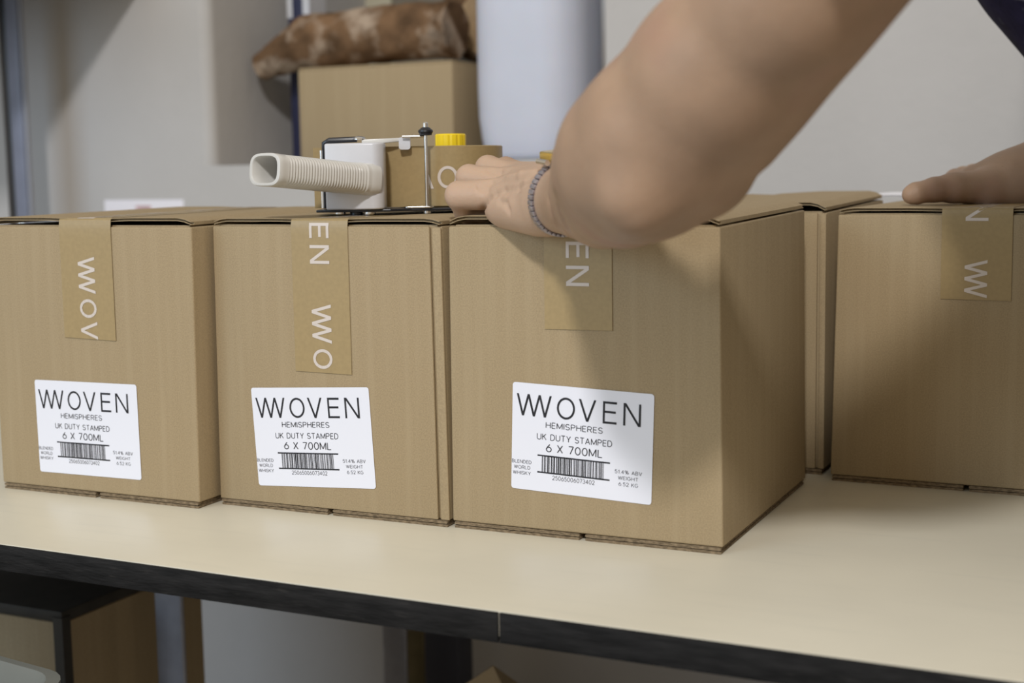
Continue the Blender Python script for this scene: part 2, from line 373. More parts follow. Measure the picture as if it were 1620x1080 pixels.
# ------------------------------------------------------------------ cartons
BW, BD, BH = .2139, .2426, .2300
def carton(name, label, x, y, a, tl_=0.0, tr_=0.0, back=.003, arch=(.0046, .0042), tape=None, labelq=None, seam=None, wd=BW, dp=BD, ht=BH, seambot=.5, lift=None):
    root = thing(name, label, 'carton', (x, y, 0), a, 'brown cartons on the table')
    nrm = Vector((math.sin(a), -math.cos(a), 0)); O = Vector((x, y, 0)); ux = Vector((math.cos(a), math.sin(a), 0))
    def loc(px, py):            # picture point on the front face -> local x, z
        r = ray(px, py); p = CAM + r*((O-CAM).dot(nrm)/r.dot(nrm)) - O
        return p.dot(ux), p.z
    zb = .0052
    xe = wd - (seam or 0)
    def xw(fx, z): # taper
        t = z/ht
        return fx*wd + (tl_*(1-fx) + tr_*fx)*t
    def bx(f0, f1, y0, y1, z0, z1, mbk=back):
        return [(xw(f0, z0), y0, z0), (xw(f1, z0), y0, z0), (xw(f1, z0), y1, z0), (xw(f0, z0), y1, z0),
                (xw(f0, z1), y0, z1), (xw(f1, z1), y0, z1), (xw(f1, z1), y1, z1+mbk), (xw(f0, z1), y1, z1+mbk)]
    if seam:
        fs = 1 - seam/wd
        MB().hexa(bx(0, 1, .0034, dp, zb, ht)).build('body', m_card, root, bevel=.0014, world=False)
        MB().hexa(bx(0, fs, 0, .0034, zb, ht, 0)).build('front_panel', m_card, root, bevel=.0012, world=False)
        MB().hexa(bx(fs+.0085, 1, .0006, .0034, zb, ht-.001, 0)).build('joint_flap', m_card, root, bevel=.001, world=False)
    else:
        MB().hexa(bx(0, 1, 0, dp, zb, ht)).build('body', m_card, root, bevel=.0015, seg=3, world=False)
    # top flaps: two liners with the fluted core set back between them
    NS = 16
    def zf(fx, side, yy):
        t = fx if side == 0 else 1-fx       # 0 at the hinge .. .5 at the seam
        t = min(t/.5, 1)
        k = arch[side]*min(1, 1.9*math.sin(math.pi*min(t, .97))**.6) if t < .5 else arch[side]*(1-.35*max(0, (t-.6)/.4))
        return ht + .0006 + k + back*(yy/dp) + (lift[side]*t*(1-yy/dp) if lift else 0)
    for side in (0, 1):
        f0, f1 = ((.004, .4975) if side == 0 else (.5025, .996))
        mb = MB()
        for z0, z1, set_ in ((0, .0005, .0010), (.0005, .0022, .0050), (.0022, .0027, .0008)):
            ys = [set_, dp*.33, dp*.66, dp-set_]
            fx = [f0+(f1-f0)*i/NS for i in range(NS+1)]
            up = [[(xw(q, ht), yy, zf(q, side, yy)+z1) for q in fx] for yy in ys]
            dn = [[(xw(q, ht), yy, zf(q, side, yy)+z0) for q in fx] for yy in ys]
            mb.grid(up); mb.grid([r[::-1] for r in dn])
            for A, B in ((up[0], dn[0]), (dn[-1], up[-1]), ([r[0] for r in dn], [r[0] for r in up]), ([r[-1] for r in up], [r[-1] for r in dn])):
                mb.grid([B, A])
        tf = mb.build('top_flap', m_card, root, smooth=25, world=False); tf.data.materials.append(m_edge)
        for p in tf.data.polygons:
            if p.normal.y < -.7: p.material_index = 1
    # inner top flap: rises behind the front panel and shows as a second edge in the gap
    MB().hexa([(xw(.02, ht), .004, ht-.002), (xw(.98, ht), .004, ht-.002), (xw(.98, ht), dp*.45, ht-.002), (xw(.02, ht), dp*.45, ht-.002),
               (xw(.02, ht), .004, ht+.0012), (xw(.98, ht), .004, ht+.0012), (xw(.98, ht), dp*.45, ht+.0012), (xw(.02, ht), dp*.45, ht+.0012)]).build('inner_flap', m_card, root, world=False)
    # bottom flaps, rounded where they meet
    for x0, x1 in ((.0015, seambot*wd-.0022), (seambot*wd+.0022, wd-.0015)):
        mb = MB()
        for z0, z1, set_ in ((0, .0021, .0004), (.0021, .0027, .0022), (.0027, .0050, .0002)):
            poly = rrect((x0+x1)/2, (z0+z1)/2, (x1-x0)/2, (z1-z0)/2, (z1-z0)*.49, 3)
            mb.prism([(p, set_, q) for p, q in poly], (0, dp-2*set_, 0))
        mb.build('bottom_flap', m_edge, root, smooth=40, world=False)
    # tape over the seam, with its lettering
    if tape:
        (xl, xr), zend, wstart, cut = tape      # picture points on the front face
        ta = loc(*xl)[0]; tbx = loc(*xr)[0]; z_end = loc(*zend)[1]; zW = loc(*wstart)[1]
        zt = lambda yy: max(zf(.45, 0, yy), zf(.55, 1, yy)) + .0029
        path = [(-.0005, z_end), (-.0005, (z_end+ht)/2), (-.0005, ht-.001), (-.0003, ht+.0012), (.0004, zt(0)-.0012), (.0022, zt(.002)+.0001), (.01, zt(.01)), (dp*.3, zt(dp*.3)), (dp*.6, zt(dp*.6)), (dp-.001, zt(dp))]
        P = [Vector(p) for p in path]; cum = [0]
        for i in range(len(P)-1): cum.append(cum[-1]+(P[i+1]-P[i]).length)
        def at_s(s, up=0.0):
            s = max(0, min(cum[-1], s))
            for i in range(len(P)-1):
                if s <= cum[i+1]:
                    t = (s-cum[i])/(cum[i+1]-cum[i]); q = P[i].lerp(P[i+1], t); d = (P[i+1]-P[i]).normalized()
                    return q.x - d.y*up, q.y + d.x*up
        mb = MB()
        ss = sorted(set(cum + [cum[-1]*i/40 for i in range(41)] + [cum[2]+.0007*i for i in range(18)]))
        for u0 in (.0003, 0):
            rows = []
            for s in ss:
                yy, zz = at_s(s, u0)
                sk = cut*(1-min(1, s/.02)) if s < .02 else 0
                rows.append([(ta, yy, zz+ (sk if s == 0 else 0)), (tbx, yy, zz)])
            if u0 == 0: rows = [r[::-1] for r in rows]
            mb.grid(rows)
        tp = mb.build('tape', m_tape, root, smooth=60, world=False)
        H = .0178; cx = (ta+tbx)/2
        sW = zW - z_end
        qs, ln = word_quads(H, .135)
        per = ln + 1.78*H
        for k in (-1, 0, 1, 2):
            mi = MB()
            for qi, q in enumerate(qs):
                # text runs down the tape, letter tops to the right
                A, B, Cc, D = q
                nsub = max(1, int((B-A).length/.0015))
                for i in range(nsub):
                    t0, t1 = i/nsub, (i+1)/nsub
                    quad = [A.lerp(B, t0), A.lerp(B, t1), D.lerp(Cc, t1), D.lerp(Cc, t0)]
                    s4 = [sW + k*per - v.x for v in quad]
                    if max(s4) <= 0.0012 or min(s4) > cum[-1]-.002: continue
                    pts = []
                    for v, s in zip(quad, s4):
                        yy, zz = at_s(max(s, .0002), .0005+.00006*(qi % 3)); pts.append((cx - H/2 + v.y, yy, zz))
                    mi.add(pts, [(0, 1, 2, 3)])
            if mi.f:
                mi2 = mi.mesh('tape_lettering', smooth=0); mi2.materials.append(m_tapeink); link('tape_lettering', mi2, tp, False)
    if labelq:
        q = [loc(*p) for p in labelq]
        c = Vector((sum(p[0] for p in q)/4, sum(p[1] for p in q)/4))
        e = (Vector(q[1])-Vector(q[0])) + (Vector(q[2])-Vector(q[3])); ang = math.atan2(e.y, e.x)
        # place so that label centre = c
        Rm = Matrix.Rotation(math.pi/2, 4, 'X') @ Matrix.Rotation(ang, 4, 'Z')
        o = Vector((c.x, -.0004, c.y)) - (Rm @ Vector((LW/2, -LH/2, 0)))
        lb = link('shipping_label', me_label, root, False); lb.matrix_local = Matrix.Translation(o) @ Rm
        for nme, me in (('lettering', me_logo), ('text_lines', me_text), ('small_print', me_small), ('barcode', me_bar)):
            s = link(nme, me, lb, False); s.location = (0, 0, .00035)
    return root

carton('cardboard_carton', 'closed carton with white label and curled short tape, leftmost in front row', -.9468, .9068, .0127, .0, .0036, .002,
       tape=(((99, 450), (180, 450)), (140, 537), (140, 406), .0012), labelq=[(58, 600), (219, 609), (222, 758), (62, 745)])
carton('cardboard_carton', 'closed carton with the longest tape strip, middle of the front row, under tape dispenser', -.7279, .9301, .0165, .0036, -.0024, .0003, arch=(.0030, .0030),
       tape=(((464, 450), (553, 450)), (510, 590), (510, 481), .0008), labelq=[(400, 613), (584, 612), (594, 773), (409, 767)], seam=.0095)
carton('cardboard_carton', 'closed carton in the front row that the bare elbow shades, right side visible', -.5118, .9353, .0163, .0016, -.0026, .004,
       tape=(((862, 480), (969, 480)), (915, 521), (915, 521.5), -.0004), labelq=[(813, 603), (1038, 624), (1030, 798), (807, 771)])
carton('cardboard_carton', 'closed carton with tape but no label, rightmost, under the far hand', -.2864, 1.2045, -.0065, .0046, -.002, .0005,
       tape=(((1489, 420), (1601, 420)), (1545, 474.5), (1545, 411), .0004), seambot=.53, arch=(.0026, .0022), ht=.2290)
carton('cardboard_carton', 'closed carton mostly hidden behind the shaded carton, only its right edge shows', -.5105, 1.2225, .003, .002, .0, .005, seam=.0075, arch=(.004, .006))

# ------------------------------------------------------------------ tape dispenser lying on its side
ZT = .2364
PC = at(715, 327, 1.225); DK = 1.0426
dis = thing('tape_dispenser', 'white handled hand tape dispenser lying on its side on the cartons', 'tape dispenser', (PC.x, PC.y, ZT))
eX = Vector((RX.x, RX.y, 0)).normalized(); eY = Vector((FX.x, FX.y, 0)).normalized(); eZ = Vector((0, 0, 1))
def dl(x, y, z): return Vector((PC.x, PC.y, ZT)) + eX*(x*DK) + eY*(y*DK) + eZ*z      # local frame of the dispenser
zr0, zr1 = .0056, .0556
# black side plate
pl = [(-.104, -.062), (-.045, -.066), (-.030, -.055), (.030, -.050), (.046, -.020), (.046, .02), (.02, .045), (-.03, .045), (-.06, .01), (-.102, -.02)]
MB().prism([dl(x, y, .0026) for x, y in pl], (0, 0, .0022)).build('side_plate', m_black, dis, bevel=.0008)
for x, y in ((-.086, -.057), (-.062, -.061)):
    MB().lathe([(.001, 0), (.0042, .0004), (.0050, .0012), (.0050, .0026)], dl(x, y, 0), n=16).build('plate_bolt', m_chrome, dis)
MB().lathe([(.004, 0), (.0055, .0006), (.0055, .0028)], dl(-.073, -.055, -.0002), n=16).build('plate_foot', m_black, dis)
# tape roll
RR, RI = .0425, .0385
prof = [(RI-.006, zr0), (RR-.0006, zr0), (RR, zr0+.0006), (RR, zr1-.0006), (RR-.0006, zr1), (RI-.006, zr1)]
rl = MB(); nn = 72
rl.add([dl(r*math.cos(2*math.pi*j/nn), r*math.sin(2*math.pi*j/nn), h) for r, h in prof for j in range(nn)],
       [(i*nn+j, i*nn+(j+1) % nn, ((i+1) % 6)*nn+(j+1) % nn, ((i+1) % 6)*nn+j) for i in range(6) for j in range(nn)])
roll = rl.build('tape_roll', m_tape, dis, smooth=40)
# letters, upside down round the roll: centre of the O at the picture x 703
mi = MB(); qs, ln = word_quads(.0185, .13)
xo = (1.73+.26+.44)*.0185
for q in qs:
    A, B, Cc, D = q
    ns = max(1, int((B-A).length/.002))
    for i in range(ns):
        t0, t1 = i/ns, (i+1)/ns; pts = []
        for v in (A.lerp(B, t0), A.lerp(B, t1), D.lerp(Cc, t1), D.lerp(Cc, t0)):
            th = -math.pi/2 + math.radians(-1.5) - (v.x-xo)/RR
            pts.append(dl((RR+.0004)*math.cos(th), (RR+.0004)*math.sin(th), (zr0+zr1)/2 - .001 - (v.y-.00925)*1.0))
        mi.add(pts, [(0, 1, 2, 3)])
mm = mi.mesh('roll_lettering', smooth=0); mm.materials.append(m_tapeink); link('roll_lettering', mm, roll)
# tape web from the roll past the guide rod to the cutting end
wp = []
for i in range(9):
    a = math.radians(-118 - 4*i); wp.append((RR*1.003*math.cos(a), RR*1.003*math.sin(a)))
wp = [(-.0190, -.0402), (-.022, -.0402), (-.032, -.0400), (-.045, -.0375), (-.070, -.036), (-.098, -.0335), (-.1035, -.034), (-.1085, -.0345)]
mb = MB()
mb.grid([[dl(x, y, zr0) , dl(x, y, zr1)] for x, y in wp]); mb.grid([[dl(x, y+.0004, zr1), dl(x, y+.0004, zr0)] for x, y in wp])
mb.build('tape_web', m_tape, dis, smooth=60)
# yellow hub
hb = MB(); nn = 48
hr = lambda j: .0128*(1 - (.055 if j % 4 == 0 else 0))
pr = [(.6, .004), (1, .004), (1, zr1+.0095), (.93, zr1+.0105), (.5, zr1+.0105)]
hb.add([dl(hr(j)*k*math.cos(2*math.pi*j/nn), hr(j)*k*math.sin(2*math.pi*j/nn), h) for k, h in pr for j in range(nn)],
       [(i*nn+j, i*nn+(j+1) % nn, (i+1)*nn+(j+1) % nn, (i+1)*nn+j) for i in range(4) for j in range(nn)] + [tuple(4*nn+j for j in range(nn))])
hub = hb.build('hub', m_yellow, dis, smooth=30)
# white body block: rounded towards the roll
bp = [(-.0955, -.046), (-.0955, -.066)]
bp += [(-.0585 + .009*math.sin(a), -.062 - .009*math.cos(a)) for a in [math.pi/2*i/8 for i in range(9)]]
bp += [(-.0495, -.046), (-.066, -.043)]
MB().prism([dl(x, y, .0048) for x, y in bp], (0, 0, .0535)).build('housing', m_white, dis, bevel=.0016, seg=3)
# ribbed hollow handle
ha = dl(-.068, -.060, .0290); hbp = at(418, 268, 1.090)
ax = (hbp-ha); hl = ax.length; ax.normalize()
hs = ax.cross(eZ).normalized(); hz = hs.cross(ax).normalized()
def ring(t, sc, rx, rz, nn=40):
    out = []
    for j in range(nn):
        a = 2*math.pi*j/nn; c, s = math.cos(a), math.sin(a); e = 2/3.4
        out.append(ha + ax*(t*hl) + hs*(math.copysign(abs(c)**e, c)*rx*sc) + hz*(math.copysign(abs(s)**e, s)*rz*sc))
    return out
rows = []; NR = 29; rx0, rz0 = .0185, .0120
def size(t):
    flare = 1 + .02*math.exp(-((1-t)/.06)**2) + .16*math.exp(-(t/.09)**2)
    return flare
rows.append(ring(-.04, 1.15, rx0, rz0))
ts = [.02, .05, .07]
for t in ts: rows.append(ring(t, size(t), rx0, rz0))
for i in range(NR*4+1):
    t = .09 + (.90-.09)*i/(NR*4)
    rows.append(ring(t, size(t)*(1 + .045*(1 if i % 4 in (0, 1) else 0)), rx0, rz0))
for t, k in ((.915, 1.03), (.95, 1.065), (.985, 1.065), (.997, 1.04), (1.0, .99)): rows.append(ring(t, k, rx0, rz0))
for t, k in ((1.0, .88), (.99, .84), (.90, .83), (.25, .80)): rows.append(ring(t, k, rx0, rz0))
mb = MB(); nn = 40
for r in rows: mb.v += [tuple(p) for p in r]
mb.f = [(i*nn+j, i*nn+(j+1) % nn, (i+1)*nn+(j+1) % nn, (i+1)*nn+j) for i in range(len(rows)-1) for j in range(nn)]
mb.f.append(tuple((len(rows)-1)*nn+j for j in range(nn))); mb.f.append(tuple(range(nn-1, -1, -1)))
ho = mb.build('handle', m_rib, dis, smooth=50)
# wire frame, tension bar, rod and knob
zt = zr1 + .0050
MB().tube([dl(-.0988, -.046, .0055), dl(-.0988, -.046, zt-.006), dl(-.0982, -.046, zt-.002), dl(-.094, -.046, zt+.0004), dl(-.072, -.046, zt+.0012)], [.0014, .0014, .0022, .0026, .0024], 10).build('wire_frame', m_black, dis)
MB().tube([dl(-.1003, -.0475, .006), dl(-.1003, -.0475, zt-.0075)], .0012, 10).build('guide_pin', m_chrome, dis)
MB().lathe([(.0055, 0), (.0055, .0008), (.004, .0022), (.0015, .003)], dl(-.0700, -.046, zt+.0008), n=18).build('top_screw', m_chrome, dis)
MB().hexa([dl(-.068, -.050, zt-.004), dl(-.037, -.046, zt-.001), dl(-.037, -.040, zt-.001), dl(-.068, -.044, zt-.004),
           dl(-.068, -.050, zt+.0008), dl(-.037, -.046, zt+.002), dl(-.037, -.040, zt+.002), dl(-.068, -.044, zt+.0008)]).build('tension_bar', m_rib, dis, bevel=.0008)
MB().prism([dl(-.0385+x, -.047, zt-.0028+z) for x, z in rrect(.004, 0, .0045, .0050, .002)], eY*.004).build('bar_end', m_white, dis)
MB().tube([dl(-.036, -.0495, zt+.0026), dl(-.0174, -.0505, zt+.0026)], .0012, 8).build('crossbar', m_chrome, dis)
MB().tube([dl(-.0174, -.0505, .004), dl(-.0174, -.0505, zt+.012)], .0016, 12).build('guide_rod', m_chrome, dis)
MB().lathe([(.002, 0), (.0052, .0004), (.0052, .0014), (.0062, .0030), (.0060, .0042), (.0035, .0064), (.002, .0070)], dl(-.0174, -.0505, zt+.0032), n=20).build('knob', m_black, dis)
MB().lathe([(.0022, 0), (.0022, .0032), (.0012, .0042)], dl(-.0174, -.0505, zt+.0100), n=14).build('rod_tip', m_chrome, dis)
MB().prism([dl(x, y, .0049) for x, y in rrect(-.024, -.0515, .0120, .004, .0035)], (0, 0, .0014)).build('rod_bracket', m_chrome, dis, bevel=.0004)
MB().lathe([(.0020, 0), (.0034, .0004), (.0034, .0024)], dl(-.0174, -.0515, 0), n=14).build('rod_nut', m_chrome, dis)
#__PART2__
# ------------------------------------------------------------------ things in the wall niche
kb = thing('cardboard_box', 'plain brown cardboard box standing in the wall niche beneath the log', 'box', (0, 0, SILL))
p0 = on_y(471, 108, 1.80); p1 = on_y(715, 95, 1.80); bt = (p0.z+p1.z)/2
kb.location = (p0.x, 1.80, SILL+.0006)
MB().box((p0.x, 1.80, SILL+.0006), (p1.x, 2.10, bt-.003)).build('body', m_card, kb, bevel=.002)
mx = (p0.x+p1.x)/2
for x0, x1 in ((p0.x+.001, mx-.001), (mx+.001, p1.x-.001)):
    MB().box((x0, 1.801, bt-.003), (x1, 2.099, bt)).build('top_flap', m_card, kb, bevel=.001)

m_bark = layer(layer(mat('bark', (.15, .088, .048, 1), .9, .4, 22, .9, 45, spec=.1), (.42, .33, .25, 1), 16, .50, .62, fac=.9), (.030, .022, .018, 1), 9, .60, .68, fac=.9)
m_cut = layer(mat('cut_wood', (.42, .29, .16, 1), .8, .15, 30, .1, 100), (.30, .19, .10, 1), 30, .4, .7, (1, 5, 1), .5)
def log(name, label, pts, rad, cut=True):
    root = thing(name, label, 'log', tuple(pts[0]))
    rs = random.Random(len(pts)); n = 28; P = []; Rr = []
    k = 40
    for i in range(k+1):                          # resample
        t = i/k*(len(pts)-1); j = min(int(t), len(pts)-2); f = t-j
        P.append(Vector(pts[j]).lerp(Vector(pts[j+1]), f)); Rr.append(rad[j]+(rad[j+1]-rad[j])*f)
    mb = MB().tube(P, Rr, n)
    vs = []
    for i, v in enumerate(mb.v):
        ringi = i//n; c = P[ringi]; d = Vector(v)-c
        a = (i % n)/n*2*math.pi
        vs.append(tuple(c + d*(1 + .05*math.sin(3*a+ringi*.35) + .035*math.sin(7*a-ringi*.8) + rs.uniform(-.025, .025))))
    mb.v = vs
    mb.build('bark', m_bark, root, smooth=70)
    for e in ((0, 1),) if cut else ():
        c = P[e[0]]; axd = (P[e[0]]-P[e[1]]).normalized()
        MB().lathe([(Rr[e[0]]*.93, -.002), (Rr[e[0]]*.93, .0022), (Rr[e[0]]*.5, .0026)], c, axd, 28).build('cut_end', m_cut, root)
    return root
ly = 1.850
log('birch_log', 'long brown mottled log lying across the cardboard box in the niche',
    [on_y(722, 45, ly), on_y(640, 53, ly), on_y(560, 58, ly), on_y(490, 67, ly), on_y(446, 88, ly), on_y(412, 108, ly)], [.040, .0405, .042, .039, .028, .019], cut=False)
lo2 = log('birch_log', 'log with a pale round cut end beside the white canister', [on_y(779, 36, 1.955), on_y(763, 35, 2.01), on_y(750, 34, 2.10)], [.056, .058, .057])

# white canister
cx = (on_y(772, 120, 1.86).x + on_y(940, 120, 1.86).x)/2; hw = (on_y(940, 120, 1.86).x - on_y(772, 120, 1.86).x)/2
cn = thing('plastic_canister', 'tall milky white plastic canister standing on the niche sill', 'canister', (cx, 1.86, SILL))
rows = []
for z, k in ((0, .80), (.003, .87), (.010, .915), (.03, .955), (.06, .99), (.10, 1.0), (.22, 1.0), (.30, .98), (.33, .90), (.345, .72), (.352, .40)):
    rows.append([(cx+x, 1.86+y, SILL+z) for x, y in rrect(0, 0, hw*k, .070*k, min(.050, .069*k), 6)])
mb = MB(); nn = len(rows[0])
for r in rows: mb.v += r
mb.f = [(i*nn+j, i*nn+(j+1) % nn, (i+1)*nn+(j+1) % nn, (i+1)*nn+j) for i in range(len(rows)-1) for j in range(nn)] + [tuple(range(nn-1, -1, -1)), tuple((len(rows)-1)*nn+j for j in range(nn))]
mb.build('body', m_can, cn, smooth=60)
MB().lathe([(.026, 0), (.026, .014), (.024, .016), (.024, .036), (.022, .038)], (cx, 1.86, SILL+.352), n=28).build('cap', m_white, cn)
MB().tube([(cx-.055, 1.86, SILL+.335), (cx-.058, 1.86, SILL+.375), (cx-.045, 1.86, SILL+.392), (cx-.026, 1.86, SILL+.385)], .008, 12).build('carry_handle', m_can, cn)

# things standing behind the log
m_navy = mat('navy_print', (.020, .022, .060, 1), .5)
nv = thing('gift_carton', 'slim dark navy carton with white bands behind the log, left of the box', 'carton', (0, 0, SILL))
a = on_y(458, 100, 1.905); c = on_y(492, 100, 1.905)
nv.location = (a.x, 1.905, SILL)
MB().box((a.x, 1.905, SILL), (c.x, 1.95, SILL+.32)).build('body', m_navy, nv, bevel=.0015)
zz = on_y(465, 12, 1.905).z
MB().box((a.x-.0006, 1.9044, zz-.016), (a.x+.009, 1.9506, zz+.05)).build('white_band', m_white, nv)
MB().box((c.x-.012, 1.9042, zz-.012), (c.x+.0006, 1.9507, zz+.06)).build('white_band', m_white, nv)
gb = thing('storage_box', 'grey brown box at the back of the niche above the log', 'box', (0, 0, SILL))
a = on_y(622, 40, 2.20); c = on_y(745, 40, 2.20)
gb.location = (a.x, 2.20, SILL)
MB().box((a.x, 2.20, SILL), (c.x, NBACK-.002, SILL+.36)).build('body', mat('grey_board', (.19, .17, .135, 1), .8, .1, 30), gb, bevel=.002)
MB().box((a.x-.002, 2.198, SILL+.36), (c.x+.002, NBACK-.001, SILL+.385)).build('lid', mat('grey_board_lid', (.21, .19, .15, 1), .8, .1, 30), gb, bevel=.002)
cb = thing('cream_box', 'pale cream box behind the long log', 'box', (0, 0, SILL))
a = on_y(502, 40, 2.2); c = on_y(619, 40, 2.2)
cb.location = (a.x, 2.2, SILL)
MB().box((a.x, 2.2, SILL), (c.x, NBACK-.002, SILL+.34)).build('body', mat('cream_board', (.50, .47, .36, 1), .7, .05, 20), cb, bevel=.002)
MB().box((a.x-.002, 2.198, SILL+.34), (c.x+.002, NBACK-.001, SILL+.36)).build('lid', m_white, cb, bevel=.002)

# notice on the wall, slip of paper, unseen board added to throw the slanting shadow, steel post
q = [on_y(x, y, WY) for x, y in ((168, 316), (291, 316), (291, 360), (168, 360))]
no = thing('paper_notice', 'white paper notice with small red mark low on the wall', 'paper', (q[3].x, WY-.0012, q[3].z))
MB().box((q[3].x, WY-.0012, q[3].z), (q[1].x, WY-.0002, (q[0].z+q[1].z)/2)).build('sheet', mat('white_sheet', (.80, .78, .84, 1), .5), no)
r0 = on_y(216, 325, WY); r1 = on_y(240, 333, WY)
MB().box((r0.x, WY-.0018, r1.z), (r1.x, WY-.0012, r0.z)).build('red_mark', mat('pale_red', (.55, .38, .40, 1), .6, .25, 120), no)

wx = on_y(232, -30, WY).x; wz = on_y(232, -30, WY).z
sh = thing('shadow_board', 'unseen board added above the left edge to cast a slanting shadow', 'shadow caster', (wx-.9, WY-.001, wz))
MB().box((wx-.9, WY-.52, wz), (wx, WY-.001, wz+.025)).build('board', m_edgeband, sh, bevel=.001)
for x in (wx-.85, wx-.45):
    MB().prism([(x, WY-.001, wz), (x, WY-.34, wz), (x, WY-.001, wz-.2)], (.02, 0, 0)).build('bracket', m_steel, sh)

ps = thing('steel_post', 'blue grey steel upright post at the left edge by the wall', 'post', (0, 0, FLOOR))
PY = 1.66
a = on_y(14, 150, PY); c = on_y(33, 150, PY); g = on_y(2, 150, PY)
ps.location = (a.x, PY, FLOOR)
MB().box((a.x, PY, FLOOR), (c.x, PY+.009, 1.6)).build('tube', mat('blue_grey_paint', (.17, .19, .26, 1), .4, .08, 20), ps, bevel=.003, seg=4)
MB().box((g.x, PY+.002, FLOOR), (a.x, PY+.009, 1.6)).build('slot_channel', m_black, ps, bevel=.001)
MB().box((c.x, PY+.003, FLOOR), (on_y(38, 150, PY).x, PY+.009, 1.6)).build('flange', mat('grey_paint', (.26, .27, .31, 1), .45), ps, bevel=.001)
for z in (-.6, .2, .9):
    MB().lathe([(.006, 0), (.006, .003), (.003, .005)], ((a.x+c.x)/2, PY, z), (0, -1, 0), 12).build('bolt', m_chrome, ps)

sp = on_z(1404, 314, .2360)
fp = MB(); n0 = 8
rows = [[(sp.x-.030+.055*i/n0, sp.y+.004+.05*j/6, 0.2352+.0035*math.sin(2.6*i/n0)+.0030*math.sin(3*j/6)) for i in range(n0+1)] for j in range(7)]
fp.grid(rows); fp.grid([[(x, y, z+.0006) for x, y, z in r][::-1] for r in rows])
tag(fp.build('paper_slip', mat('white_slip', (.82, .82, .88, 1), .5), smooth=60), 'small crumpled white paper slip beside the far thumb', 'paper')

# ------------------------------------------------------------------ under the table
UY = 1.05
def fz(px, py, Y): return on_y(px, py, Y)
A = at(97, 968, 1.42)                                       # near top corner of the stored carton
Bq = at(322, 880, 1.80)
kt = A.z
uc = thing('storage_carton', 'ochre brown carton stored under the table behind the steel leg', 'carton', (A.x, A.y, FLOOR))
dr = Vector((on_z(205, 925, kt).x - A.x, on_z(205, 925, kt).y - A.y, 0)).normalized()
dlft = Vector((-dr.y, dr.x, 0))
ln = .36
pr = on_z(322, 905, kt)
rt = ray(322, 1000); # length of the right face so that it ends at picture x 322
num = Vector((rt.y, -rt.x)); ln = -(num.x*A.x + num.y*A.y)/(num.x*dr.x + num.y*dr.y)
wl_ = .34
c4 = [A, A+dr*ln, A+dr*ln+dlft*wl_, A+dlft*wl_]
th = .004
stack_h = FLOOR
mbx = MB().prism([(p.x, p.y, FLOOR) for p in c4], (0, 0, kt-.012-FLOOR)); mbx.build('body', m_card, uc, bevel=.002)
inner = [p for p in c4]
m_shade_strip = mat('shade_and_strip', (.030, .026, .020, 1), .7, .2, 30)  # near-black: shade under the table painted on the top; corner strip shares it
MB().prism([(p.x, p.y, kt-.012) for p in c4], (0, 0, .012)).build('lid', m_shade_strip, uc, bevel=.002)
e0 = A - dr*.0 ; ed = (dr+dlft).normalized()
MB().prism([(p.x, p.y, FLOOR) for p in (A-ed*.003, A-ed*.003+dr*.012, A+dr*.012+dlft*.001, A+dlft*.012+dr*.001, A-ed*.003+dlft*.012)], (0, 0, kt-FLOOR-.006)).build('corner_strip', m_shade_strip, uc)

# translucent tub at the lower left
m_tub = mat('grey_tub_plastic', (.20, .205, .185, 1), .35, .05, 10, spec=.5)
T = at(128, 1072, 1.05)
tr = on_z(0, 1037, T.z)
d1 = Vector((tr.x-T.x, tr.y-T.y, 0)).normalized(); d2 = Vector((-d1.y, d1.x, 0))
if d2.y > 0: d2 = -d2
tub = thing('plastic_tub', 'grey plastic storage tub with rounded rim, lowest left under the table', 'tub', (T.x, T.y, FLOOR))
c0 = Vector((T.x, T.y, 0)) + d1*.20 + d2*.15
def tubring(z, k): return [c0 + d1*x + d2*y + eZ*z for x, y in rrect(0, 0, .20*k, .15*k, .035*k, 6)]
rows = [tubring(FLOOR+.001, .72), tubring(FLOOR+.05, .78), tubring(T.z-.02, .95), tubring(T.z-.014, .97), tubring(T.z-.014, 1.0), tubring(T.z, 1.0), tubring(T.z, .955), tubring(T.z-.02, .93), tubring(FLOOR+.05, .76), tubring(FLOOR+.006, .70)]
mb = MB(); nn = len(rows[0])
for r in rows: mb.v += [tuple(p) for p in r]
mb.f = [(i*nn+j, i*nn+(j+1) % nn, (i+1)*nn+(j+1) % nn, (i+1)*nn+j) for i in range(len(rows)-1) for j in range(nn)] + [tuple(range(nn-1, -1, -1)), tuple((len(rows)-1)*nn+j for j in range(nn))]
mb.build('tub_shell', m_tub, tub, smooth=50)
hp = [c0 + d1*x - d2*.152 + eZ*(T.z-.05) for x in (-.05, .05)]
MB().tube([hp[0], hp[0]-d2*.012, hp[1]-d2*.012, hp[1]], .005, 8).build('grip', m_tub, tub)

# dark post, timber batten and open carton further back
def upright(name, label, cat, px0, px1, Y, m, deep):
    a = on_y(px0, 1020, Y); c = on_y(px1, 1020, Y)
    root = thing(name, label, cat, (a.x, Y, FLOOR))
    MB().box((a.x, Y, FLOOR+.01), (c.x, Y+deep, -TH-.02)).build('shaft', m, root, bevel=.002)
    MB().box((a.x-.004, Y-.004, FLOOR), (c.x+.004, Y+deep, FLOOR+.01)).build('foot_plate', m_black, root)
upright('timber_batten', 'olive brown timber batten under the table beside the rear steel leg', 'batten', 641, 668, 1.62, mat('olive_wood', (.16, .13, .06, 1), .7, .2, 20), .03)
upright('dark_post', 'dark navy upright post under the table right of the timber batten', 'post', 671, 725, 1.56, mat('dark_paint', (.028, .030, .045, 1), .5), .04)
Kc = at(780, 1053, 1.50)
oc = thing('open_carton', 'open cardboard carton with one corner peeking up under the table', 'carton', (Kc.x, Kc.y, FLOOR))
